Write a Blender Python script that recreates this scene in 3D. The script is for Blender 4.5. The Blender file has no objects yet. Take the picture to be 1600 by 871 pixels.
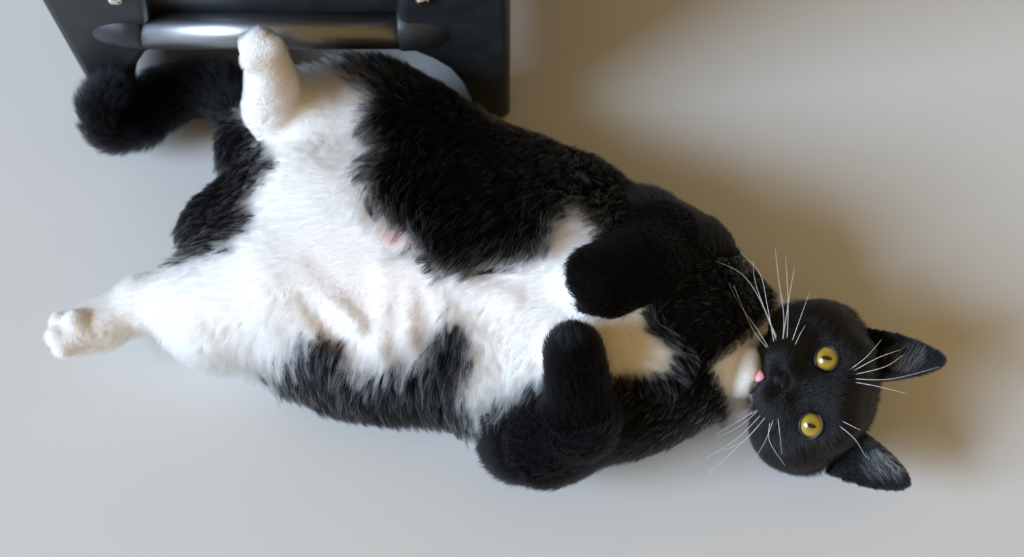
import bpy, math, random
import numpy as np
from mathutils import Vector, kdtree

rng = np.random.default_rng(7)
random.seed(7)
scene = bpy.context.scene
COL = scene.collection

# ------------------------------------------------------------------ camera
FPX = 2000.0                       # focal length in pixels of the 1600 x 871 frame
TH = math.radians(23.27)           # tilt of the view axis away from straight down
DIST = 0.86
CAM = np.array([0.0, -DIST * math.sin(TH), 0.05 + DIST * math.cos(TH)])
FW = np.array([0.0, math.sin(TH), -math.cos(TH)])
UPV = np.array([0.0, math.cos(TH), math.sin(TH)])
RT = np.array([1.0, 0.0, 0.0])
cam_data = bpy.data.cameras.new('camera')
cam = bpy.data.objects.new('camera', cam_data)
COL.objects.link(cam)
cam.location = CAM
cam.rotation_euler = (TH, 0, 0)
cam_data.sensor_width = 36.0
cam_data.lens = FPX * 36.0 / 1600.0
cam_data.clip_start = 0.01
cam_data.dof.use_dof = True
cam_data.dof.focus_distance = 0.765
cam_data.dof.aperture_fstop = 5.0
scene.camera = cam

# ------------------------------------------------------------------ light
world = bpy.data.worlds.new('world')
scene.world = world
world.use_nodes = True
bg = world.node_tree.nodes['Background']
bg.inputs[0].default_value = (1.0, 0.69, 0.28, 1)
bg.inputs[1].default_value = 0.40


def area_light(name, loc, target, sx, sy, power, colour):
    d = bpy.data.lights.new(name, 'AREA')
    d.shape = 'RECTANGLE'
    d.size, d.size_y = sx, sy
    d.energy = power
    d.color = colour
    o = bpy.data.objects.new(name, d)
    COL.objects.link(o)
    o.location = loc
    o.rotation_euler = (Vector(target) - Vector(loc)).to_track_quat('-Z', 'Y').to_euler()
    return o


area_light('window_daylight', (-7.6, -3.0, 4.5), (0, 0, 0.05), 4.5, 4.0, 1480, (0.57, 0.76, 0.99))

vs = scene.view_settings
vs.view_transform = 'Standard'
vs.look = 'None'
vs.exposure = 0.0
vs.gamma = 1.0
vs.use_curve_mapping = False
scene.cycles.max_bounces = 12
scene.cycles.transmission_bounces = 8
scene.cycles.glossy_bounces = 6
scene.cycles.diffuse_bounces = 4


# ------------------------------------------------------------------ pixel helpers
def ray(px, py):
    d = FW * FPX + RT * (px - 800.0) + UPV * (435.5 - py)
    return d / np.linalg.norm(d)


def P(px, py, z):
    d = ray(px, py)
    return CAM + d * ((z - CAM[2]) / d[2])


def mpp(p):                        # metres per pixel at a point
    return float(np.dot(p - CAM, FW)) / FPX


def project(pts):
    q = pts - CAM
    dep = q @ FW
    return 800 + FPX * (q @ RT) / dep, 435.5 - FPX * (q @ UPV) / dep


def onto_y(px, py, Y):             # pixel -> point in the upright plane y = Y
    d = ray(px, py)
    return CAM + d * ((Y - CAM[1]) / d[1])


# ------------------------------------------------------------------ materials
def new_mat(name):
    m = bpy.data.materials.new(name)
    m.use_nodes = True
    nt = m.node_tree
    return m, nt, nt.nodes['Principled BSDF']


def noise_mat(name, c1, c2, scale, rough=0.5, metal=0.0, bump=0.0, coat=0.0, spec=0.5, stretch=None):
    m, nt, b = new_mat(name)
    tc = nt.nodes.new('ShaderNodeTexCoord')
    n = nt.nodes.new('ShaderNodeTexNoise')
    n.inputs['Scale'].default_value = scale
    n.inputs['Detail'].default_value = 5
    if stretch:
        mp = nt.nodes.new('ShaderNodeMapping')
        mp.inputs['Scale'].default_value = stretch
        nt.links.new(tc.outputs['Object'], mp.inputs[0])
        nt.links.new(mp.outputs[0], n.inputs['Vector'])
    else:
        nt.links.new(tc.outputs['Object'], n.inputs['Vector'])
    r = nt.nodes.new('ShaderNodeValToRGB')
    r.color_ramp.elements[0].position = 0.35
    r.color_ramp.elements[1].position = 0.65
    r.color_ramp.elements[0].color = (*c1, 1)
    r.color_ramp.elements[1].color = (*c2, 1)
    nt.links.new(n.outputs['Fac'], r.inputs[0])
    nt.links.new(r.outputs[0], b.inputs['Base Color'])
    b.inputs['Roughness'].default_value = rough
    b.inputs['Metallic'].default_value = metal
    b.inputs['Coat Weight'].default_value = coat
    b.inputs['Specular IOR Level'].default_value = spec
    if bump:
        bp = nt.nodes.new('ShaderNodeBump')
        bp.inputs['Strength'].default_value = bump
        bp.inputs['Distance'].default_value = 0.001
        nt.links.new(n.outputs['Fac'], bp.inputs['Height'])
        nt.links.new(bp.outputs[0], b.inputs['Normal'])
    return m


M_FLOOR = noise_mat('smooth_grey_vinyl', (0.640, 0.618, 0.598), (0.665, 0.643, 0.622), 3.0, rough=0.55, spec=0.3)
M_PLASTIC = noise_mat('black_plastic', (0.016, 0.020, 0.024), (0.026, 0.030, 0.036), 60, rough=0.40, bump=0.05)
M_STEEL = noise_mat('dark_steel', (0.26, 0.26, 0.275), (0.32, 0.32, 0.335), 40, rough=0.38, metal=1.0, stretch=(1, 30, 30))
M_SCREW = noise_mat('bright_screw', (0.75, 0.72, 0.68), (0.85, 0.82, 0.78), 80, rough=0.25, metal=1.0)
M_SEAT = noise_mat('black_seat', (0.015, 0.015, 0.017), (0.025, 0.025, 0.028), 90, rough=0.6, bump=0.1)
M_WALL = noise_mat('cream_paint', (0.62, 0.58, 0.52), (0.66, 0.62, 0.56), 6, rough=0.8)
M_RUBBER = noise_mat('rubber', (0.008, 0.008, 0.008), (0.014, 0.014, 0.014), 90, rough=0.7)


def link_mesh(name, verts, faces, mat, parent=None, smooth=True):
    me = bpy.data.meshes.new(name)
    me.from_pydata([tuple(map(float, v)) for v in verts], [], faces)
    me.update()
    if smooth:
        me.polygons.foreach_set('use_smooth', [True] * len(me.polygons))
    if mat:
        me.materials.append(mat)
    o = bpy.data.objects.new(name, me)
    COL.objects.link(o)
    if parent:
        o.parent = parent
        off = Vector((0, 0, 0))
        p = parent
        while p:
            off += p.location
            p = p.parent
        o.location = -off
    return o


def empty(name, loc):
    o = bpy.data.objects.new(name, None)
    o.empty_display_size = 0.05
    COL.objects.link(o)
    o.location = loc
    return o


def bevel(o, w, seg=3):
    m = o.modifiers.new('bevel', 'BEVEL')
    m.width = w
    m.segments = seg
    m.limit_method = 'ANGLE'
    m.angle_limit = math.radians(35)
    return o


def prism(name, xz, y0, y1, mat, parent, bev=0.003):
    """outline in the x-z plane, extruded along y"""
    n = len(xz)
    v = [(x, y0, z) for x, z in xz] + [(x, y1, z) for x, z in xz]
    f = [tuple(range(n)), tuple(range(2 * n - 1, n - 1, -1))]
    f += [(i, i + n, (i + 1) % n + n, (i + 1) % n) for i in range(n)]
    f = [tuple(reversed(q)) for q in f]
    o = link_mesh(name, v, f, mat, parent, smooth=False)
    if bev:
        bevel(o, bev)
    import bmesh
    bm = bmesh.new(); bm.from_mesh(o.data)
    bmesh.ops.recalc_face_normals(bm, faces=bm.faces)
    bm.to_mesh(o.data); bm.free()
    return o


def tube(name, pts, radii, mat, parent, seg=24, cap=True):
    pts = [np.array(p, float) for p in pts]
    verts, faces = [], []
    prev = None
    for i, p in enumerate(pts):
        t = pts[min(i + 1, len(pts) - 1)] - pts[max(i - 1, 0)]
        t = t / np.linalg.norm(t)
        if prev is None:
            a = np.cross(t, [0, 0, 1.0])
            if np.linalg.norm(a) < 0.1:
                a = np.cross(t, [0, 1.0, 0])
        else:
            a = prev - t * np.dot(prev, t)
        a = a / np.linalg.norm(a)
        prev = a
        b = np.cross(t, a)
        for k in range(seg):
            an = 2 * math.pi * k / seg
            verts.append(p + radii[i] * (math.cos(an) * a + math.sin(an) * b))
    for i in range(len(pts) - 1):
        for k in range(seg):
            k2 = (k + 1) % seg
            faces.append((i * seg + k, i * seg + k2, (i + 1) * seg + k2, (i + 1) * seg + k))
    if cap:
        faces.append(tuple(range(seg - 1, -1, -1)))
        faces.append(tuple((len(pts) - 1) * seg + k for k in range(seg)))
    return link_mesh(name, verts, faces, mat, parent)


# ------------------------------------------------------------------ floor
fl = link_mesh('floor', [(-9, -9, 0), (9, -9, 0), (9, 9, 0), (-9, 9, 0), (-9, -9, -.05), (9, -9, -.05), (9, 9, -.05), (-9, 9, -.05)],
               [(0, 1, 2, 3), (7, 6, 5, 4), (0, 4, 5, 1), (1, 5, 6, 2), (2, 6, 7, 3), (3, 7, 4, 0)], M_FLOOR, smooth=False)
fl['kind'] = 'structure'
fl['label'] = 'smooth pale grey floor under the cat'

wl = link_mesh('wall_back', [(-4, 3.0, 0), (9, 3.0, 0), (9, 3.0, 2.5), (-4, 3.0, 2.5), (-4, 3.1, 0), (9, 3.1, 0), (9, 3.1, 2.5), (-4, 3.1, 2.5)],
               [(0, 1, 2, 3), (7, 6, 5, 4), (0, 4, 5, 1), (1, 5, 6, 2), (2, 6, 7, 3), (3, 7, 4, 0)], M_WALL, smooth=False)
wl['kind'] = 'structure'
wl['label'] = 'plain warm cream wall of the room'

# ------------------------------------------------------------------ stool behind the cat
Y0 = P(797, 188, 0)[1]
TK = 0.034                                             # thickness of the moulded corner pieces
stool = empty('step_stool', ((P(150, 190, 0)[0] + P(797, 190, 0)[0]) / 2, Y0 + 0.16, 0))
stool['label'] = 'black plastic stool frame with a dark steel crossbar behind the cat'
stool['category'] = 'stool'


def q(px, py):
    p = onto_y(px, py, Y0)
    return (p[0], p[2])


def lift(xz, z):
    return (xz[0], z)


XL = q(100, 70)[0]
XR = q(797, 70)[0]
TOP = 0.33
right_out = [lift(q(797, 188), 0.0), (XR, TOP), (q(622, 0)[0], TOP), q(622, -30), q(622, 60), q(626, 74), q(645, 84), q(675, 96),
             q(702, 112), q(722, 135), q(735, 160), lift(q(744, 188), 0.0)]
left_out = [lift(q(206, 188), 0.0), q(206, 160), q(208, 130), q(214, 106), q(226, 88), q(240, 74), q(236, 60), q(228, 0), q(228, -30), (q(228, -30)[0], TOP),
            (XL, TOP), (XL, 0.0)]
for back in (0, 1):
    dy = 0.30 * back
    for outl, s in ((left_out, -1), (right_out, 1)):
        leg = prism('leg', outl, Y0 + dy, Y0 + dy + TK, M_PLASTIC, stool, bev=0.006)
        # moulded sleeve that grips the crossbar
        pc = onto_y(228 if s < 0 else 622, 48, Y0 + 0.004)
        zc, xs = pc[2], pc[0]
        yc = Y0 + dy + 0.004
        tube('sleeve', [(xs + s * a, yc + 0.0035 + b, zc) for a, b in ((0, 0), (0.0015, 0), (0.010, 0.0006), (0.020, 0.005), (0.030, 0.011), (0.040, 0.018), (0.050, 0.025))],
             [0.0152, 0.0166, 0.0172, 0.0180, 0.0192, 0.0206, 0.0220], M_PLASTIC, leg, seg=32)
        # screw heads
        sp = onto_y(180 if s < 0 else 660, -2, Y0)
        sy = Y0 + dy - 0.001
        tube('screw', [(sp[0], sy + 0.004, sp[2]), (sp[0], sy - 0.0005, sp[2]), (sp[0], sy - 0.0022, sp[2]), (sp[0], sy - 0.0028, sp[2])],
             [0.0048, 0.0048, 0.0036, 0.001], M_SCREW, leg, seg=20)
    c1, c2 = onto_y(228, 48, Y0 + 0.004), onto_y(622, 48, Y0 + 0.004)
    yc = Y0 + dy + 0.004
    tube('crossbar', [(c1[0] - 0.008, yc, c1[2]), (c2[0] + 0.008, yc, c2[2])], [0.0124, 0.0124], M_STEEL, stool, seg=40)
    pz = onto_y(400, 34, Y0 + 0.014)[2]
    prism('front_panel' if not back else 'rear_panel', [(c1[0] - 0.01, pz), (c2[0] + 0.01, pz), (c2[0] + 0.01, TOP - 0.01), (c1[0] - 0.01, TOP - 0.01)],
          Y0 + dy + 0.014, Y0 + dy + 0.026, M_PLASTIC, stool, bev=0.002)
prism('seat', [(XL - 0.15, TOP), (XR + 0.15, TOP), (XR + 0.15, TOP + 0.03), (XL - 0.15, TOP + 0.03)], Y0 - 0.01, Y0 + 0.30 + TK + 0.01, M_SEAT, stool, bev=0.008)  # seat is out of view; wide overhang shaped to darken the floor beside it
for s, x in ((-1, XL), (1, XR - 0.012)):
    prism('shade_side_panel', [(x, 0.012), (x + 0.012, 0.012), (x + 0.012, TOP), (x, TOP)], Y0 + TK, Y0 + 0.30, M_PLASTIC, stool, bev=0.003)  # unseen panels, added to block light from the floor next to the stool

# ------------------------------------------------------------------ the cat : signed-distance body
HO = P(1275, 607, 0.052)
HN = CAM - HO
HN = HN / np.linalg.norm(HN)
HS = mpp(HO)


def _orth(v):
    v = v - HN * np.dot(v, HN)
    return v / np.linalg.norm(v)


HU = _orth(RT * 0.971 - UPV * 0.240)
HR = _orth(-RT * 0.240 - UPV * 0.971)
HR = HR - HU * np.dot(HR, HU)
HR /= np.linalg.norm(HR)


def H(u, r, n):
    return HO + HS * (u * HU + r * HR + n * HN)


def hloc(px, py):                  # pixel -> (u, r) in the face frame
    dx, dy = px - 1275, py - 607
    return dx * 0.971 + dy * 0.240, -dx * 0.240 + dy * 0.971


prims = []


def cone(tag, a, b, ra, rb, k=0.006, zs=1.0, white=None):
    """rounded cone between two points (pixels + height), radii in pixels"""
    A, B = P(*a), P(*b)
    prims.append(dict(t='c', tag=tag, a=A, b=B, ra=ra * mpp(A), rb=rb * mpp(B), k=k, white=white))


def chain(tag, pts, k=0.006, white=None):
    for (x1, y1, z1, r1), (x2, y2, z2, r2) in zip(pts[:-1], pts[1:]):
        cone(tag, (x1, y1, z1), (x2, y2, z2), r1, r2, k, white=white)


def ell(tag, c, rad, k=0.01, rot=0.0, white=None):
    """ellipsoid: centre pixel + height, radii (px along, px across, metres up), rot in image degrees (clockwise)"""
    C = P(*c)
    s = mpp(C)
    a = math.radians(-rot)
    ax = np.array([[math.cos(a), math.sin(a), 0], [-math.sin(a), math.cos(a), 0], [0, 0, 1.0]])
    prims.append(dict(t='e', tag=tag, c=C, ax=ax, r=np.array([rad[0] * s, rad[1] * s, rad[2]]), k=k, white=white))


def hell(tag, c, rad, k=0.006, sub=False, white=None, ax=None):
    ax = np.array([HU, HR, HN]) if ax is None else ax
    prims.append(dict(t='e', tag=tag, c=H(*c), ax=ax, r=np.array(rad) * HS, k=k, sub=sub, white=white))


def hcone(tag, a, b, ra, rb, k=0.005, sub=False, white=None):
    prims.append(dict(t='c', tag=tag, a=H(*a), b=H(*b), ra=ra * HS, rb=rb * HS, k=k, sub=sub, white=white))


# torso
ell('torso', (450, 395, .046), (150, 165, .047), k=0.02)
ell('torso', (630, 400, .052), (230, 222, .054), k=0.03, rot=8)
ell('torso', (860, 455, .056), (215, 205, .058), k=0.03, rot=14)
ell('torso', (1020, 520, .054), (150, 178, .055), k=0.03, rot=20)
cone('torso', (1060, 540, .048), (1138, 578, .028), 114, 72, k=0.025)
cone('torso', (1080, 450, .046), (1180, 515, .034), 88, 62, k=0.02)
ell('torso', (720, 560, .040), (170, 95, .040), k=0.02, rot=8)
ell('torso', (555, 562, .036), (125, 78, .036), k=0.02, rot=10)
ell('torso', (655, 222, .046), (112, 84, .044), k=0.02, rot=20)
ell('torso', (800, 300, .042), (190, 90, .042), k=0.02, rot=14)
# belly folds (loose skin)
for a, b, r in (((612, 432, .104), (592, 555, .088), 11), ((645, 428, .105), (638, 535, .094), 12), ((672, 430, .106), (700, 505, .098), 11),
                ((600, 425, .105), (690, 420, .107), 10), ((470, 430, .094), (560, 510, .096), 13), ((420, 420, .090), (500, 540, .084), 13),
                ((720, 440, .108), (800, 470, .110), 12)):
    cone('torso', (a[0], a[1], a[2] - .003), (b[0], b[1], b[2] - .003), r * 0.8, r * 0.5, k=0.012)
# rump and back of thigh
ell('rump', (395, 245, .036), (48, 62, .036), k=0.016)
ell('rump', (342, 364, .036), (54, 40, .036), k=0.016, rot=-25)
# far hind leg, foot raised towards the camera
chain('hind_a', [(490, 290, .058, 100), (575, 185, .062, 74)], k=0.022)
chain('hind_a', [(570, 180, .066, 66), (480, 180, .082, 52), (425, 165, .098, 40)], k=0.016)
chain('hind_a', [(420, 172, .098, 38), (424, 130, .122, 36), (416, 92, .144, 32)], k=0.010, white=1)
cone('paw_a', (422, 112, .136), (410, 78, .152), 34, 31, k=0.006, white=1)
for tx, ty, tz in ((390, 70, .156), (392, 96, .152), (406, 60, .160), (426, 72, .158)):
    cone('paw_a', (410, 84, .150), (tx, ty, tz), 22, 17, k=0.004, white=1)
# near hind leg, stretched out to the left
chain('hind_b', [(425, 468, .052, 96), (338, 488, .050, 70), (292, 472, .050, 50)], k=0.022)
chain('hind_b', [(285, 470, .046, 46), (225, 474, .044, 38), (160, 508, .044, 33), (126, 520, .046, 33)], k=0.012, white=1)
for tx, ty, tz in ((94, 504, .052), (88, 526, .056), (100, 544, .052), (118, 500, .060)):
    cone('paw_b', (128, 520, .050), (tx, ty, tz), 24, 17, k=0.004, white=1)
# tail
TAILP = [(392, 215, .034, 30), (372, 172, .036, 30), (340, 142, .036, 30), (300, 136, .036, 30), (258, 152, .036, 31), (215, 184, .036, 31),
         (178, 192, .038, 30), (166, 166, .052, 27), (180, 138, .064, 21)]
chain('tail', TAILP, k=0.010)
# far foreleg
chain('fore_a', [(1050, 405, .070, 82), (1010, 358, .076, 54)], k=0.018)
chain('fore_a', [(1030, 388, .090, 58), (1000, 420, .106, 53), (935, 432, .124, 47)], k=0.016)
chain('fpaw_a', [(922, 440, .118, 38), (884, 450, .106, 32)], k=0.004, white=1)
for tx, ty in ((866, 434), (860, 454), (868, 474)):
    cone('fpaw_a', (884, 450, .106), (tx, ty, .100), 20, 15, k=0.0025, white=1)
# near foreleg
chain('fore_b', [(980, 630, .055, 70), (860, 680, .052, 62), (812, 690, .046, 52)], k=0.016)
chain('fore_b', [(840, 690, .056, 54), (905, 655, .088, 52), (898, 552, .124, 43)], k=0.010)
chain('fpaw_b', [(896, 545, .118, 34), (872, 538, .106, 28)], k=0.004, white=1)
for tx, ty in ((858, 520), (852, 540), (858, 562)):
    cone('fpaw_b', (872, 540, .106), (tx, ty, .100), 18, 14, k=0.0025, white=1)

# head
hell('head', (4, 0, -8), (78, 108, 84), k=0.012)
for s in (-1, 1):
    hell('head', (-28, s * 80, -4), (50, 46, 54), k=0.016)
    hell('head', (32, s * 46, 50), (32, 34, 24), k=0.012)
hcone('head', (20, 0, 58), (-36, 0, 82), 28, 17, k=0.012)
for s in (-1, 1):
    hell('head', (-62, s * 24, 76), (23, 28, 24), k=0.007)
    hell('head', (-50, s * 46, 52), (30, 26, 30), k=0.010)
hell('head', (-84, 0, 50), (24, 32, 28), k=0.008)
hell('chin', (-107, 2, 79), (20, 34, 19), k=0.003, white=1)
# ears
EARS = []
for s, tip, b in ((-1, (176, -88, 4), (66, -64, -6)), (1, (166, 110, 4), (66, 80, -6))):
    tip, b = np.array(tip, float), np.array(b, float)
    al = tip - b
    L = np.linalg.norm(al)
    al /= L
    EARS.append((s, tip, b, al, L))
    prims.append(dict(t='ear', tag='ear', s=s, base=H(*b), al=(al[0] * HU + al[1] * HR + al[2] * HN), L=L * HS, k=0.006, white=None))
# eye sockets
EYE_PX = ((1291, 564), (1267.5, 661))
EYES = [hloc(*e) for e in EYE_PX]
for u, r in EYES:
    hell('head', (u, r, 84), (17.0, 19.5, 26), k=0.0015, sub=True)
# mouth slit
for s in (-1, 1):
    hcone('head', (-80, s * 2, 96), (-90, s * 30, 82), 4.5, 5, k=0.003, sub=True)
hcone('head', (-58, 1, 104), (-80, 2, 100), 4, 4, k=0.003, sub=True)


def ear_axes(p):
    al = p['al']
    nf = HN * 0.90 + HR * (0.34 * p['s']) - HU * 0.1
    nf = nf - al * np.dot(nf, al)
    nf /= np.linalg.norm(nf)
    return al, np.cross(nf, al), nf


def ear_local(p, X):
    al, wd, nf = ear_axes(p)
    Q = X - p['base']
    return Q @ al, Q @ wd, Q @ nf


def ear_half(t):                   # half width profile along the ear, in px
    t = np.clip(t, 0, 1)
    return 44 * np.sqrt(np.clip(1 - t ** 2.1, 0, 1)) * (1 - 0.28 * t) + 1.0


def sdf(p, X):
    if p['t'] == 'c':
        ba = p['b'] - p['a']
        L2 = float(ba @ ba)
        pa = X - p['a']
        h = np.clip((pa @ ba) / L2, 0, 1)
        d = np.linalg.norm(pa - h[..., None] * ba, axis=-1)
        return d - (p['ra'] + (p['rb'] - p['ra']) * h)
    if p['t'] == 'e':
        Q = (X - p['c']) @ p['ax'].T
        k0 = np.linalg.norm(Q / p['r'], axis=-1)
        k1 = np.linalg.norm(Q / (p['r'] ** 2), axis=-1)
        return k0 * (k0 - 1) / np.maximum(k1, 1e-6)
    if p['t'] == 'ear':
        a, w, n = ear_local(p, X)
        a, w, n = a / HS, w / HS, n / HS
        L = p['L'] / HS
        t = a / L
        hw = ear_half(t)
        # a leaf bent into a trough: rims come forward
        curve = 22 * (w / 40.0) ** 2 - 12 * np.clip(1 - t, 0, 1)
        th = 4.2
        dn = np.abs(n - curve) - th
        dw = np.abs(w) - hw
        da = np.maximum(a - L, -a - 12)
        d = np.maximum(np.maximum(dn, dw), da)
        return d * HS * 0.8
    raise ValueError


def bounds(p):
    m = 0.02 + p['k']
    if p['t'] == 'c':
        r = max(p['ra'], p['rb']) + m
        return np.minimum(p['a'], p['b']) - r, np.maximum(p['a'], p['b']) + r
    if p['t'] == 'e':
        r = np.abs(p['ax'].T) @ p['r'] + m
        return p['c'] - r, p['c'] + r
    r = p['L'] + m
    return p['base'] - r, p['base'] + r


def build_field():
    lo = np.array([P(40, 400, 0.05)[0], P(800, 800, .03)[1], -0.004])
    hi = np.array([P(1500, 400, 0.0)[0], P(800, 60, 0.0)[1] + .01, 0.178])
    hx = H(-125, 0, 60)[0]

    def axis(a, b, c, fine, coarse, rev=False):
        if rev:                    # fine first
            n1 = np.arange(a, c, fine)
            n2 = np.arange(n1[-1] + coarse, b + coarse, coarse)
        else:
            n1 = np.arange(a, c, coarse)
            n2 = np.arange(n1[-1] + fine, b + fine, fine)
        return np.concatenate([n1, n2])
    gx = axis(lo[0], hi[0], hx, 0.0012, 0.0022)
    hy = H(0, -125, 0)[1]
    gy = axis(lo[1], hi[1], hy, 0.0012, 0.0022, rev=True)
    gz = np.arange(lo[2], hi[2], 0.0018)
    F = np.full((len(gx), len(gy), len(gz)), 0.05, np.float32)
    for p in sorted(prims, key=lambda p: bool(p.get('sub'))):
        a, b = bounds(p)
        i0, i1 = np.searchsorted(gx, [a[0], b[0]])
        j0, j1 = np.searchsorted(gy, [a[1], b[1]])
        k0, k1 = np.searchsorted(gz, [a[2], b[2]])
        if i1 <= i0 or j1 <= j0 or k1 <= k0:
            continue
        X = np.stack(np.meshgrid(gx[i0:i1], gy[j0:j1], gz[k0:k1], indexing='ij'), -1)
        d = sdf(p, X)
        S = F[i0:i1, j0:j1, k0:k1]
        k = p['k']
        if p.get('sub'):
            d = -d
            h = np.clip(0.5 - 0.5 * (S - d) / k, 0, 1)
            F[i0:i1, j0:j1, k0:k1] = S * (1 - h) + d * h + k * h * (1 - h)
        else:
            h = np.clip(0.5 + 0.5 * (S - d) / k, 0, 1)
            F[i0:i1, j0:j1, k0:k1] = S * (1 - h) + d * h - k * h * (1 - h)
    F = np.maximum(F, (0.0012 - gz)[None, None, :].astype(np.float32))
    F[0], F[-1], F[:, 0], F[:, -1], F[:, :, 0], F[:, :, -1] = [0.05] * 6
    return gx, gy, gz, F


def surface_nets(gx, gy, gz, F):
    S = F < 0
    nx, ny, nz = F.shape
    cnt = np.zeros((nx - 1, ny - 1, nz - 1), np.int8)
    for a in (0, 1):
        for b in (0, 1):
            for c in (0, 1):
                cnt += S[a:nx - 1 + a, b:ny - 1 + b, c:nz - 1 + c]
    act = np.argwhere((cnt > 0) & (cnt < 8))
    idx = -np.ones(cnt.shape, np.int32)
    idx[act[:, 0], act[:, 1], act[:, 2]] = np.arange(len(act))
    G = (gx, gy, gz)
    acc = np.zeros((len(act), 3))
    num = np.zeros(len(act))
    corners = [(a, b, c) for a in (0, 1) for b in (0, 1) for c in (0, 1)]
    for c1 in corners:
        for ax in range(3):
            if c1[ax]:
                continue
            c2 = list(c1)
            c2[ax] = 1
            i1 = act + np.array(c1)
            i2 = act + np.array(c2)
            f1 = F[i1[:, 0], i1[:, 1], i1[:, 2]]
            f2 = F[i2[:, 0], i2[:, 1], i2[:, 2]]
            m = (f1 < 0) != (f2 < 0)
            t = np.where(m, f1 / np.where(m, f1 - f2, 1), 0)
            p1 = np.stack([G[d][i1[:, d]] for d in range(3)], 1)
            p2 = np.stack([G[d][i2[:, d]] for d in range(3)], 1)
            acc += np.where(m[:, None], p1 + t[:, None] * (p2 - p1), 0)
            num += m
    V = acc / num[:, None]
    quads = []
    for ax in range(3):
        sl1 = [slice(None)] * 3
        sl2 = [slice(None)] * 3
        sl1[ax] = slice(0, -1)
        sl2[ax] = slice(1, None)
        A, B = S[tuple(sl1)], S[tuple(sl2)]
        e = np.argwhere(A != B)
        o1, o2 = [d for d in range(3) if d != ax]
        e = e[(e[:, o1] > 0) & (e[:, o2] > 0) & (e[:, o1] < F.shape[o1] - 1) & (e[:, o2] < F.shape[o2] - 1)]
        inside = A[e[:, 0], e[:, 1], e[:, 2]]
        ids = []
        for d1, d2 in ((-1, -1), (0, -1), (0, 0), (-1, 0)):
            c = e.copy()
            c[:, o1] += d1
            c[:, o2] += d2
            ids.append(idx[c[:, 0], c[:, 1], c[:, 2]])
        qd = np.stack(ids, 1)
        flip = inside if ax != 1 else ~inside
        qd[~flip] = qd[~flip][:, ::-1]
        quads.append(qd)
    return V, np.concatenate(quads)


def pack_mesh(name, V, Q):
    me = bpy.data.meshes.new(name)
    me.vertices.add(len(V))
    me.vertices.foreach_set('co', V.astype(np.float32).ravel())
    me.loops.add(Q.size)
    me.loops.foreach_set('vertex_index', Q.astype(np.int32).ravel())
    me.polygons.add(len(Q))
    me.polygons.foreach_set('loop_start', np.arange(0, Q.size, 4, dtype=np.int32))
    me.polygons.foreach_set('loop_total', np.full(len(Q), 4, np.int32))
    me.update(calc_edges=True)
    me.validate()
    me.polygons.foreach_set('use_smooth', np.ones(len(me.polygons), bool))
    return me


V, Q = surface_nets(*build_field())
# light smoothing along the edges
E = np.unique(np.sort(np.concatenate([Q[:, [0, 1]], Q[:, [1, 2]], Q[:, [2, 3]], Q[:, [3, 0]]]), axis=1), axis=0)
for _ in range(2):
    acc = np.zeros_like(V)
    num = np.zeros(len(V))
    for a, b in ((0, 1), (1, 0)):
        np.add.at(acc, E[:, a], V[E[:, b]])
        np.add.at(num, E[:, a], 1)
    V = V * 0.5 + 0.5 * acc / num[:, None]
body_me = pack_mesh('body', V, Q)
NRM = np.zeros((len(V), 3), np.float32)
body_me.vertex_normals.foreach_get('vector', NRM.ravel())
NRM = NRM.reshape(-1, 3)
if np.mean(np.sum(NRM * (V - V.mean(0)), 1)) < 0:
    body_me.flip_normals()
    NRM = -NRM

# ------------------------------------------------------------------ coat pattern
WHITE = np.array([(372, 40), (455, 40), (462, 108), (520, 103), (548, 118), (578, 150), (570, 200), (590, 232), (572, 265), (580, 310), (618, 350), (655, 388),
                  (690, 420), (740, 418), (800, 408), (840, 388), (878, 352), (902, 322), (925, 345), (945, 385), (960, 440), (1000, 470), (1005, 515), (1048, 545),
                  (1042, 578), (960, 584), (930, 600), (850, 590), (790, 620), (752, 655), (742, 690), (722, 640), (716, 590), (732, 552), (720, 512), (692, 500),
                  (680, 535), (655, 575), (620, 565), (585, 580), (550, 578), (530, 535), (478, 532), (452, 556), (415, 572), (404, 610), (300, 640), (200, 640), (30, 600),
                  (40, 460), (150, 440), (265, 405), (300, 408), (350, 388), (392, 345), (390, 308), (402, 290), (424, 245), (412, 205), (385, 190), (360, 150), (350, 60)], float)
BIB = np.array([(1228, 448), (1250, 462), (1228, 500), (1190, 530), (1180, 560), (1150, 580), (1180, 620), (1172, 660), (1165, 712), (1145, 712), (1152, 660), (1140, 620),
                (1116, 572), (1150, 545), (1180, 520), (1215, 488)], float)


def poly_sd(poly, x, y):
    """signed distance to polygon, positive inside"""
    d = np.full(x.shape, 1e9)
    ins = np.zeros(x.shape, bool)
    n = len(poly)
    for i in range(n):
        x1, y1 = poly[i]
        x2, y2 = poly[(i + 1) % n]
        ex, ey = x2 - x1, y2 - y1
        t = np.clip(((x - x1) * ex + (y - y1) * ey) / (ex * ex + ey * ey), 0, 1)
        d = np.minimum(d, np.hypot(x - x1 - t * ex, y - y1 - t * ey))
        c = (y1 > y) != (y2 > y)
        xi = x1 + (y - y1) * ex / (ey if ey else 1e-9)
        ins ^= c & (x < xi)
    return np.where(ins, d, -d)


_ph = rng.uniform(0, 6.28, (24, 3))
_fr = rng.normal(0, 1, (24, 3))


def wob(X, freq):
    s = np.zeros(len(X))
    for i in range(24):
        s += np.sin(X @ (_fr[i] * freq) + _ph[i, 0])
    return s / 4.9


def prim_tags(X):
    best = np.full(len(X), 1e9)
    tag = np.zeros(len(X), np.int32)
    for i, p in enumerate(prims):
        if p.get('sub'):
            continue
        d = sdf(p, X)
        m = d < best
        best[m] = d[m]
        tag[m] = i
    return tag


TAGN = np.array([p['tag'] for p in prims])
BLACK_C = np.array([0.006, 0.0062, 0.0072])
WHITE_C = np.array([0.84, 0.825, 0.805])


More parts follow.
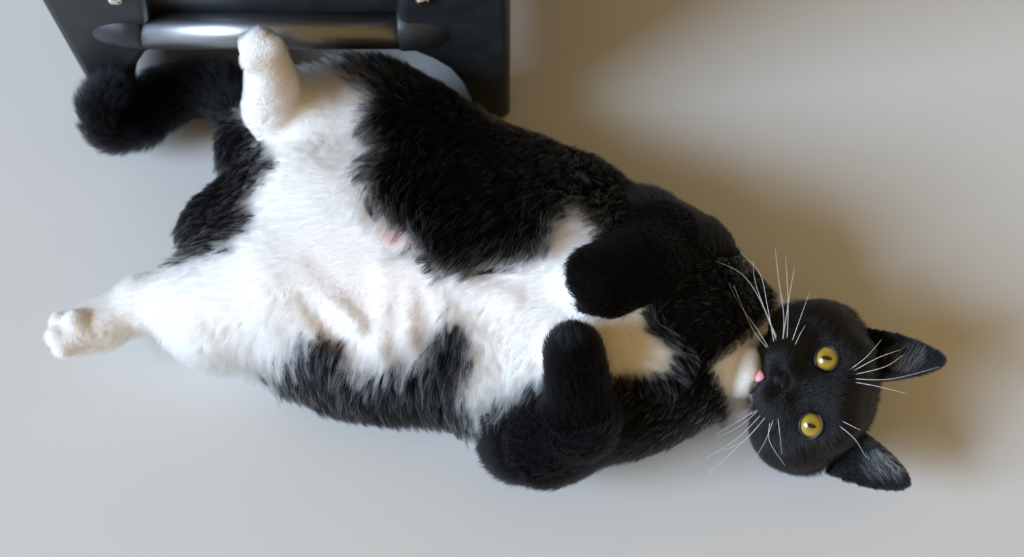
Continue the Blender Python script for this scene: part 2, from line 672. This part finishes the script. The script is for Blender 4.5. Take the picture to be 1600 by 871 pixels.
def whiteness(X, tg):
    """>0 white, in pixels of margin"""
    px, py = project(X)
    w = poly_sd(WHITE, px, py)
    names = TAGN[tg]
    pw = np.array([1 if p['white'] else 0 for p in prims])[tg]
    w = np.where(np.isin(names, ['tail', 'rump']), -np.abs(w) - 20, w)
    rump = np.isin(names, ['rump'])
    w = np.where(rump, poly_sd(WHITE, px, py), w)
    w = np.where(np.isin(names, ['fore_a', 'fore_b']), -40, w)
    w = np.where(np.isin(names, ['head', 'ear']), -60, w)
    bib = poly_sd(BIB, px, py)
    w = np.where((names == 'torso') & (px > 1095), np.where(bib > -12, bib, -40), w)
    w = np.where((names == 'head') & (bib > 0) & (px < 1200), bib, w)
    w = np.where(names == 'chin', 30, w)
    fp = np.isin(names, ['fpaw_a', 'fpaw_b'])
    w = np.where(fp, np.where((names == 'fpaw_a') & (px < 900) | (names == 'fpaw_b') & (px < 884), 30, -30), w)
    w = np.where(pw.astype(bool) & ~fp & (names != 'chin'), 40, w)
    return w, px, py


vt = prim_tags(V)
w, vpx, vpy = whiteness(V, vt)
f = 1 / (1 + np.exp(-(w + 2) / 4))
vc = BLACK_C * (1 - f[:, None]) + WHITE_C * f[:, None]
pink = np.clip(f, 0, 1) * (0.35 + 0.4 * np.exp(-(((vpx - 610) / 190) ** 2 + ((vpy - 440) / 120) ** 2)))
vc = vc * (1 - 0.35 * pink[:, None]) + np.array([0.85, 0.62, 0.56]) * 0.35 * pink[:, None]
nip = np.exp(-(((vpx - 616) / 15) ** 2 + ((vpy - 372) / 12) ** 2)) * f
vc = vc * (1 - nip[:, None]) + np.array([0.78, 0.36, 0.34]) * nip[:, None]
ca = body_me.color_attributes.new('coat', 'FLOAT_COLOR', 'POINT')
ca.data.foreach_set('color', np.concatenate([vc, np.ones((len(V), 1))], 1).astype(np.float32).ravel())

M_SKIN, nt, b = new_mat('cat_skin')
at = nt.nodes.new('ShaderNodeAttribute')
at.attribute_name = 'coat'
nt.links.new(at.outputs['Color'], b.inputs['Base Color'])
b.inputs['Roughness'].default_value = 0.9
b.inputs['Specular IOR Level'].default_value = 0.05

M_FUR = bpy.data.materials.new('cat_fur')
M_FUR.use_nodes = True
nt = M_FUR.node_tree
nt.nodes.clear()
out = nt.nodes.new('ShaderNodeOutputMaterial')
hb = nt.nodes.new('ShaderNodeBsdfHairPrincipled')
hb.parametrization = 'COLOR'
at = nt.nodes.new('ShaderNodeAttribute')
at.attribute_name = 'coat'
nt.links.new(at.outputs['Color'], hb.inputs['Color'])
hb.inputs['Roughness'].default_value = 0.42
hb.inputs['IOR'].default_value = 1.24
hb.inputs['Radial Roughness'].default_value = 0.55
nt.links.new(hb.outputs[0], out.inputs[0])

M_SLEEK = M_FUR.copy()
M_SLEEK.name = 'cat_fur_sleek'
for n_ in M_SLEEK.node_tree.nodes:
    if n_.type == 'BSDF_HAIR_PRINCIPLED':
        n_.inputs['IOR'].default_value = 1.48
        n_.inputs['Roughness'].default_value = 0.30

cat = empty('cat', (0.0, 0.0, 0.0))
cat['label'] = 'black and white cat lying on its back on the floor, belly up'
cat['category'] = 'cat'
body = bpy.data.objects.new('body', body_me)
COL.objects.link(body)
body.parent = cat
body_me.materials.append(M_SKIN)

# ------------------------------------------------------------------ fur
ARROWS = np.array([  # px, py, dx, dy, length mm, lift
    (640, 130, -.75, -.25, 17, .55), (560, 110, -.7, -.5, 14, .6), (720, 190, -.5, .5, 16, .4), (850, 230, -.5, .6, 15, .35), (1000, 260, -.4, .7, 13, .3),
    (600, 220, -.2, .9, 15, .4), (600, 310, .35, .9, 18, .35), (650, 360, .3, .95, 18, .35), (720, 380, -.25, .95, 19, .3), (800, 370, -.4, .9, 19, .3), (860, 330, -.35, .9, 19, .35),
    (900, 280, -.2, .95, 17, .3), (760, 290, -.4, .8, 17, .25), (980, 320, -.3, .9, 12, .25),
    (900, 360, -.7, .7, 10, .25), (800, 440, -1, .3, 6, .2), (650, 440, -.8, .6, 4, .2), (560, 480, -.6, .7, 4, .2), (500, 400, -.9, .3, 5, .25), (580, 400, -.9, .3, 4, .2), (500, 220, -.7, -.3, 7, .3), (440, 300, -.9, 0, 8, .3),
    (820, 540, -.5, .8, 9, .2), (770, 610, -.25, .95, 15, .3), (730, 660, .1, 1, 16, .4), (700, 520, .1, 1, 15, .3), (640, 560, .0, 1, 18, .35), (560, 570, .15, 1, 17, .35),
    (480, 560, .15, 1, 17, .35), (420, 560, .1, 1, 18, .35), (350, 550, .0, 1, 13, .4), (290, 540, -.3, .9, 12, .4), (560, 640, .1, 1, 14, .45), (660, 650, .2, 1, 14, .45),
    (350, 470, -.9, .4, 9, .3), (800, 720, -.3, .9, 14, .4), (960, 530, -.2, .2, 7, .3), (1010, 540, .7, .5, 9, .35), (1050, 560, .8, .2, 10, .3),
    (1100, 400, -.7, .4, 9, .25), (1100, 480, -.8, .2, 8, .2), (1100, 640, -.8, .3, 8, .2), (1000, 650, -.8, .4, 9, .25), (1160, 560, -.8, .1, 6, .3), (1130, 600, -.8, .1, 6, .3), (1200, 490, -.9, .2, 7, .3),
    (1150, 690, -.9, .3, 10, .4), (380, 350, -.8, .5, 10, .4), (390, 250, -.3, .9, 12, .4)], float)


def arrow_field(px, py):
    d2 = (px[:, None] - ARROWS[None, :, 0]) ** 2 + (py[:, None] - ARROWS[None, :, 1]) ** 2
    wt = 1 / (d2 + 900) ** 1.6
    wt /= wt.sum(1, keepdims=True)
    return wt @ ARROWS[:, 2], wt @ ARROWS[:, 3], wt @ ARROWS[:, 4] / 1000, wt @ ARROWS[:, 5]


def unit(v):
    return v / np.maximum(np.linalg.norm(v, axis=-1, keepdims=True), 1e-9)


tri = np.concatenate([Q[:, [0, 1, 2]], Q[:, [0, 2, 3]]])
tv = V[tri]
tarea = 0.5 * np.linalg.norm(np.cross(tv[:, 1] - tv[:, 0], tv[:, 2] - tv[:, 0]), axis=1)
tcen = tv.mean(1)
ttag = TAGN[vt[tri[:, 0]]]
dens = np.ones(len(tri))
dens[np.isin(ttag, ['head', 'ear', 'chin'])] = 5.0
dens[np.isin(ttag, ['fore_a', 'fore_b', 'fpaw_a', 'fpaw_b', 'paw_a', 'paw_b'])] = 1.5
dens[tcen[:, 2] < 0.006] = 0.15
NH = 420000
pr = tarea * dens
pick = rng.choice(len(tri), NH, p=pr / pr.sum())
bu, bv = rng.random(NH), rng.random(NH)
fl_ = bu + bv > 1
bu[fl_], bv[fl_] = 1 - bu[fl_], 1 - bv[fl_]
T = tri[pick]
root = V[T[:, 0]] * (1 - bu - bv)[:, None] + V[T[:, 1]] * bu[:, None] + V[T[:, 2]] * bv[:, None]
nrm = unit(NRM[T[:, 0]] * (1 - bu - bv)[:, None] + NRM[T[:, 1]] * bu[:, None] + NRM[T[:, 2]] * bv[:, None])
tg = prim_tags(root)
names = TAGN[tg]
w, px, py = whiteness(root, tg)

ax_, ay_, ln, li = arrow_field(px, py)
flow = np.stack([ax_, -ay_ * 0.9, np.zeros(NH)], 1)
# on the flanks the coat hangs down towards the floor
flow[:, 2] = -0.25 * (1 - np.clip(nrm[:, 2], 0, 1))
limb = np.isin(names, ['hind_a', 'hind_b', 'fore_a', 'fore_b', 'fpaw_a', 'fpaw_b', 'paw_a', 'paw_b', 'tail'])
axv = np.array([(p['b'] - p['a']) / np.linalg.norm(p['b'] - p['a']) if p['t'] == 'c' else (0, 0, 0) for p in prims])
long_thigh = np.isin(names, ['hind_a', 'hind_b']) & (np.array([0 if p['white'] else 1 for p in prims])[tg] == 1)
lm = limb & ~long_thigh
flow[lm] = axv[tg][lm]
ln[lm] = 0.0075
li[lm] = 0.25
m = names == 'tail'
ln[m], li[m] = 0.013, 0.6
m = np.isin(names, ['paw_a', 'paw_b', 'fpaw_a', 'fpaw_b'])
ln[m], li[m] = 0.0034, 0.25
m = (names == 'hind_a') & ~long_thigh | (names == 'hind_b') & ~long_thigh
ln[m], li[m] = 0.006, 0.25
m = (names == 'hind_a') & (py < 215) & (px < 470)
ln[m], li[m] = 0.005, 0.2
m = names == 'fore_b'
elb = m & (py > 640)
ln[elb] = 0.012
li[elb] = 0.35
# belly centre: short thin fur
hd = np.isin(names, ['head', 'chin'])
rel = (root - HO)
hu, hr, hn = rel @ HU / HS, rel @ HR / HS, rel @ HN / HS
nose_u, nose_r = hloc(1226, 596)
rad = (hu - nose_u)[:, None] * HU + (hr - nose_r)[:, None] * HR - 12 * HN
flow[hd] = unit(rad)[hd]
dn = np.hypot(hu - nose_u, hr - nose_r)
ln[hd] = (0.0032 + 0.0055 * np.clip((dn - 25) / 110, 0, 1))[hd]
ln[hd & (np.abs(hr) > 70)] += 0.002
li[hd] = 0.22
m = names == 'chin'
flow[m] = unit(-HU * 0.9 + HN * 0.1 + (hr / 30)[:, None] * HR)[m]
ln[m], li[m] = 0.006, 0.35
for p in prims:
    if p['t'] == 'ear':
        m = (names == 'ear') & (np.sign(hr) == p['s'])
        flow[m] = p['al']
ln[names == 'ear'], li[names == 'ear'] = 0.0032, 0.22

# pale tufts inside the ears
tuft = np.zeros(NH, bool)
for (cx_, cy_), (fx, fy), (ru, rv) in (((1408, 564), (0.42, -0.9), (36, 22)), ((1372, 722), (0.5, 0.86), (34, 24))):
    m = (names == 'ear') & (nrm @ HN > 0.2) & (((px - cx_) / ru) ** 2 + ((py - cy_) / rv) ** 2 < 1) & (rng.random(NH) < 0.10)
    tuft |= m
    flow[m] = RT * fx - UPV * fy + HU * 0.25
    ln[m], li[m] = 0.011, 0.35

# keep the eyes, the nose and the mouth free
keep = np.ones(NH, bool)
for u, r in EYES:
    dd = np.hypot((hu - u), (hr - r))
    keep &= ~(hd & (dd < 20) & (hn > 30))
    near = hd & (dd < 40) & (hn > 30)
    ln[near] *= np.clip((dd[near] - 14) / 26, 0.25, 1)
keep &= ~(hd & (((hu - nose_u) / 10) ** 2 + ((hr - nose_r) / 12.5) ** 2 < 1) & (hn > 70))
# the outline of the fur must not go under the floor
keep &= root[:, 2] > 0.0015
# bare patch round the nipple
keep &= np.hypot((px - 616) / 1.2, py - 370) > 18

flow = unit(flow - nrm * np.sum(flow * nrm, 1, keepdims=True) * 0.9)
flow = unit(flow + rng.normal(0, 0.16, (NH, 3)) + 0.25 * np.stack([wob(root, 60), wob(root[:, [1, 2, 0]], 60), np.zeros(NH)], 1))
ln *= rng.uniform(0.65, 1.15, NH)
srand = rng.random(NH)
sprob = 0.010 + np.where((py < 430) & (px > 560), 0.45, 0.20) * np.exp(-np.abs(w) / 22)
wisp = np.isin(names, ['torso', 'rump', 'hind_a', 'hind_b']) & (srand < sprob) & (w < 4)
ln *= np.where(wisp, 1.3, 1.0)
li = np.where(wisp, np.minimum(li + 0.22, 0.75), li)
ln *= np.where(np.isin(names, ['torso', 'hind_a', 'hind_b']) & (np.abs(w) < 30), 1.2, 1.0)
d0 = unit(flow * (1 - li)[:, None] + nrm * (li + 0.25)[:, None])
d1 = unit(flow + nrm * (li * 0.35)[:, None])
NP = 5
ts = np.linspace(0, 1, NP)
pts = np.zeros((NH, NP, 3))
pts[:, 0] = root - nrm * 0.0003
for i in range(1, NP):
    tm = (ts[i] + ts[i - 1]) / 2
    dv = unit(d0 * (1 - tm) + d1 * tm)
    pts[:, i] = pts[:, i - 1] + dv * (ln / (NP - 1))[:, None]
# clumping
nc = NH // 26
ci = rng.choice(NH, nc, replace=False)
kd = kdtree.KDTree(nc)
for j, c in enumerate(ci):
    kd.insert(root[c], j)
kd.balance()
near_i = np.fromiter((kd.find(r)[1] for r in root), np.int32, NH)
cl = ci[near_i]
same = np.sum(nrm * nrm[cl], 1) > 0.5
amt = np.where(np.isin(names, ['torso', 'rump', 'hind_a', 'hind_b']), np.where(np.abs(w) < 45, 0.74, 0.6), 0.25) * same * np.clip(ln / 0.010, 0.2, 1)
for i in range(1, NP):
    a = (amt * ts[i] ** 1.3)[:, None]
    pts[:, i] = pts[:, i] * (1 - a) + pts[cl, i] * a
pts[:, :, 2] = np.maximum(pts[:, :, 2], 0.0006)

# colour of each hair
jit = wob(root, 140) * 6 + rng.normal(0, 3, NH)
wc = np.where(same & (px < 900) & (names == names[cl]), 0.35 * w + 0.65 * w[cl] + rng.normal(0, 7, NH)[cl], w)
isw = (wc + jit * np.where(hd | (names == 'ear') | (px > 900), 0.15, 1)) > 0
colr = np.where(isw[:, None], WHITE_C, BLACK_C) * rng.uniform(0.88, 1.05, NH)[:, None]
tors = np.isin(names, ['torso', 'rump', 'hind_a', 'hind_b'])
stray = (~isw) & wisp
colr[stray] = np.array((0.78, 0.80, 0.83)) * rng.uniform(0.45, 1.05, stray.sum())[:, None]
colr[tuft] = np.array((0.72, 0.74, 0.78)) * rng.uniform(0.5, 1.1, tuft.sum())[:, None]
pinkh = isw * np.exp(-(((px - 600) / 170) ** 2 + ((py - 440) / 110) ** 2))
colr = np.where(isw[:, None], colr * (1 - 0.10 * pinkh[:, None] * np.array([0, 1, 1.1])), colr)

HR_ROOT = np.where(hd | (names == 'ear'), 0.00007, 0.00011)
prof = np.array([1.0, 0.95, 0.8, 0.55, 0.12])


def fur_object(name, mask, label=None, mat=None):
    ids = np.nonzero(mask & keep)[0]
    cu = bpy.data.hair_curves.new(name)
    cu.add_curves([NP] * len(ids))
    cu.position_data.foreach_set('vector', pts[ids].astype(np.float32).ravel())
    ra = cu.attributes.get('radius') or cu.attributes.new('radius', 'FLOAT', 'POINT')
    ra.data.foreach_set('value', (HR_ROOT[ids][:, None] * prof[None]).astype(np.float32).ravel())
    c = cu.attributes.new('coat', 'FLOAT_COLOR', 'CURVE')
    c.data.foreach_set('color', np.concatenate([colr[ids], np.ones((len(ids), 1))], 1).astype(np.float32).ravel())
    cu.materials.append(mat or M_FUR)
    o = bpy.data.objects.new(name, cu)
    COL.objects.link(o)
    o.parent = body
    o['kind'] = 'stuff'
    if label:
        o['label'] = label
    return o


fur_object('torso_fur', np.isin(names, ['torso', 'rump']), 'long black flank fur and short white belly fur')
fur_object('head_fur', hd, 'sleek black face fur with a white chin', M_SLEEK)
for s in (-1, 1):
    fur_object('ear_fur', (names == 'ear') & (np.sign(hr) == s), None, M_SLEEK)
for L in 'ab':
    fur_object('foreleg_fur', np.isin(names, ['fore_' + L, 'fpaw_' + L]), 'short black foreleg fur with a white paw')
    fur_object('hind_leg_fur', np.isin(names, ['hind_' + L, 'paw_' + L]), 'white hind leg fur')
fur_object('tail_fur', names == 'tail', 'fluffy black tail fur')

# ------------------------------------------------------------------ eyes
M_EYE, nt, b = new_mat('golden_iris')
tc = nt.nodes.new('ShaderNodeTexCoord')
sx = nt.nodes.new('ShaderNodeSeparateXYZ')
nt.links.new(tc.outputs['Object'], sx.inputs[0])
le = nt.nodes.new('ShaderNodeVectorMath'); le.operation = 'LENGTH'
cx = nt.nodes.new('ShaderNodeCombineXYZ')
nt.links.new(sx.outputs[0], cx.inputs[0]); nt.links.new(sx.outputs[1], cx.inputs[1])
nt.links.new(cx.outputs[0], le.inputs[0])
no = nt.nodes.new('ShaderNodeTexNoise'); no.inputs['Scale'].default_value = 900
nt.links.new(tc.outputs['Object'], no.inputs['Vector'])
mm = nt.nodes.new('ShaderNodeMath'); mm.operation = 'MULTIPLY_ADD'
nt.links.new(no.outputs['Fac'], mm.inputs[0]); mm.inputs[1].default_value = 0.0022; mm.inputs[2].default_value = -0.0011
ad = nt.nodes.new('ShaderNodeMath'); ad.operation = 'ADD'
nt.links.new(mm.outputs[0], ad.inputs[0]); nt.links.new(le.outputs['Value'], ad.inputs[1])
mr = nt.nodes.new('ShaderNodeMapRange'); mr.inputs['From Max'].default_value = 21.0 * HS
nt.links.new(ad.outputs[0], mr.inputs['Value'])
rp = nt.nodes.new('ShaderNodeValToRGB')
els = rp.color_ramp.elements
els[0].position, els[0].color = 0.0, (0.17, 0.11, 0.012, 1)
els[1].position, els[1].color = 1.0, (0.004, 0.004, 0.004, 1)
for pos, c in ((0.25, (0.27, 0.175, 0.018, 1)), (0.55, (0.40, 0.27, 0.028, 1)), (0.74, (0.29, 0.19, 0.02, 1)), (0.85, (0.10, 0.075, 0.015, 1)), (0.90, (0.006, 0.006, 0.006, 1))):
    e = els.new(pos); e.color = c
nt.links.new(mr.outputs[0], rp.inputs[0])
nt.links.new(rp.outputs[0], b.inputs['Base Color'])
b.inputs['Roughness'].default_value = 0.25
b.inputs['Coat Weight'].default_value = 1.0
b.inputs['Coat Roughness'].default_value = 0.02
M_LID = noise_mat('dark_eyelid', (0.008, 0.007, 0.007), (0.016, 0.013, 0.012), 400, rough=0.45)
M_PUPIL = noise_mat('pupil_black', (0.004, 0.004, 0.005), (0.008, 0.008, 0.009), 50, rough=0.08, coat=1.0)


def basis(o, X, Y, Z, loc):
    from mathutils import Matrix
    mtx = Matrix(((X[0], Y[0], Z[0], loc[0]), (X[1], Y[1], Z[1], loc[1]), (X[2], Y[2], Z[2], loc[2]), (0, 0, 0, 1)))
    o.matrix_basis = mtx


def sphere_patch(name, R, mat, parent, seg=48, rings=24, th_max=math.pi, squash=None):
    v, fcs = [(0, 0, R)], []
    for i in range(1, rings + 1):
        t = th_max * i / rings
        for k in range(seg):
            a = 2 * math.pi * k / seg
            x, y = R * math.sin(t) * math.cos(a), R * math.sin(t) * math.sin(a)
            if squash:
                x, y = x * squash[0], y * squash[1]
                z = math.sqrt(max(R * R - x * x - y * y, 0))
            else:
                z = R * math.cos(t)
            v.append((x, y, z))
    for k in range(seg):
        fcs.append((0, 1 + k, 1 + (k + 1) % seg))
    for i in range(rings - 1):
        for k in range(seg):
            a, b2 = 1 + i * seg + k, 1 + i * seg + (k + 1) % seg
            fcs.append((a, a + seg, b2 + seg, b2))
    return link_mesh(name, v, fcs, mat, parent)


HYV = np.cross(HN, HU)
for (u, r) in EYES:
    eb = sphere_patch('eye', 23 * HS, M_EYE, None)
    eb.parent = cat
    look = unit(HN + HR * 0.10 * np.sign(r))
    xx = unit(HU - look * np.dot(HU, look))
    basis(eb, xx, np.cross(look, xx), look, H(u, r, 58))
    pu = sphere_patch('pupil', 23.25 * HS, M_PUPIL, None, th_max=math.radians(22), rings=8, squash=(0.86, 0.36))
    pu.parent = eb
    ring = []
    for k in range(49):
        a = 2 * math.pi * k / 48
        x, y = 16.8 * math.cos(a), 19.8 * math.sin(a) * (1 - 0.05 * math.cos(2 * a))
        ring.append(np.array([x, y, math.sqrt(max(23.3 ** 2 - x * x - y * y, 4))]) * HS)
    lid = tube('eyelid', ring, [2.3 * HS] * 49, M_LID, None, seg=10, cap=False)
    lid.parent = eb

# ------------------------------------------------------------------ nose and tongue
M_NOSE = noise_mat('black_nose_leather', (0.006, 0.006, 0.007), (0.012, 0.011, 0.012), 900, rough=0.7, bump=0.3, spec=0.25)
M_TONGUE = noise_mat('pink_tongue', (0.66, 0.24, 0.29), (0.74, 0.31, 0.36), 700, rough=0.4, bump=0.2)


def blob(name, fn, mat, parent, n=40, m=20):
    v = []
    for i in range(m + 1):
        t = math.pi * i / m
        for k in range(n):
            a = 2 * math.pi * k / n
            v.append(fn(math.sin(t) * math.cos(a), math.sin(t) * math.sin(a), math.cos(t)))
    fcs = [(i * n + k, (i + 1) * n + k, (i + 1) * n + (k + 1) % n, i * n + (k + 1) % n) for i in range(m) for k in range(n)]
    return link_mesh(name, v, fcs, mat, parent)


def nose_fn(x, y, z):
    # x up the face, y across, z out; wider above, with two nostril dents
    wd = 15.5 * (0.62 + 0.38 * (x + 1) / 2 * 1.3)
    u, r, n = x * 12, y * wd, z * 7
    for s in (-1, 1):
        g = math.exp(-(((u + 1) / 4.0) ** 2 + ((r - s * 9) / 4.0) ** 2))
        n -= 6 * g * (1 if z > 0 else 0)
    return H(nose_u + u - 2, nose_r + r, 95.5 + n - 0.35 * u)


blob('nose', nose_fn, M_NOSE, cat)


def tongue_fn(x, y, z):
    return H(-85 + x * 8, 3 + y * (9 - 2.5 * x), 89 + z * 4 + x * 2)


blob('tongue', tongue_fn, M_TONGUE, cat)

# ------------------------------------------------------------------ whiskers
M_WHISKER = noise_mat('white_whisker', (0.85, 0.85, 0.86), (0.92, 0.92, 0.93), 300, rough=0.35)
WH = [  # pixel polylines; heights are given in the face frame (px in front of the face plane)
    [(1216, 535), (1191, 469), (1163, 427), (1123, 406)], [(1212, 542), (1201, 474), (1191, 427), (1161, 392)], [(1215, 526), (1191, 465), (1182, 432), (1181, 406)],
    [(1210, 557), (1187, 517), (1158, 474), (1142, 441)], [(1222, 554), (1227, 498), (1220, 437), (1215, 387)], [(1231, 535), (1234, 474), (1231, 399)],
    [(1224, 540), (1234, 474), (1245, 415)], [(1236, 542), (1252, 498), (1267, 458)], [(1238, 552), (1250, 526), (1260, 509)], [(1201, 545), (1177, 512), (1150, 445)],
    [(1191, 637), (1158, 667), (1121, 686)], [(1191, 648), (1154, 686), (1104, 719)], [(1201, 648), (1168, 686), (1109, 742)], [(1186, 641), (1151, 662), (1121, 681)],
    [(1210, 653), (1196, 691), (1175, 726)], [(1203, 662), (1203, 691), (1227, 728)], [(1215, 646), (1219, 681), (1222, 710)], [(1198, 651), (1163, 691), (1118, 710)],
    [(1321, 582), (1351, 559), (1375, 531)], [(1328, 582), (1370, 559), (1403, 547)], [(1335, 585), (1380, 573), (1408, 554)], [(1333, 592), (1389, 592), (1460, 573)],
    [(1333, 597), (1370, 604), (1412, 615)], [(1309, 665), (1333, 686), (1349, 714)], [(1314, 658), (1342, 672)]]
for i, pl in enumerate(WH):
    n0, n1 = (78, 104) if i < 18 else (74, 92)
    q2 = []
    for j, (x, y) in enumerate(pl):
        u, r = hloc(x, y)
        t = j / (len(pl) - 1)
        q2.append(H(u * 0.955, r * 0.955, n0 + (n1 - n0) * t))
    # smooth through the control points
    q3 = []
    n = len(q2)
    for j in range(n - 1):
        p0, p1, p2, p3 = q2[max(j - 1, 0)], q2[j], q2[j + 1], q2[min(j + 2, n - 1)]
        for t in np.linspace(0, 1, 6)[(1 if j else 0):]:
            q3.append(0.5 * (2 * p1 + (p2 - p0) * t + (2 * p0 - 5 * p1 + 4 * p2 - p3) * t * t + (3 * p1 - p0 - 3 * p2 + p3) * t ** 3))
    rr = [0.00022 * (1 - 0.8 * k / (len(q3) - 1)) for k in range(len(q3))]
    tube('whisker', q3, rr, M_WHISKER, cat, seg=6)
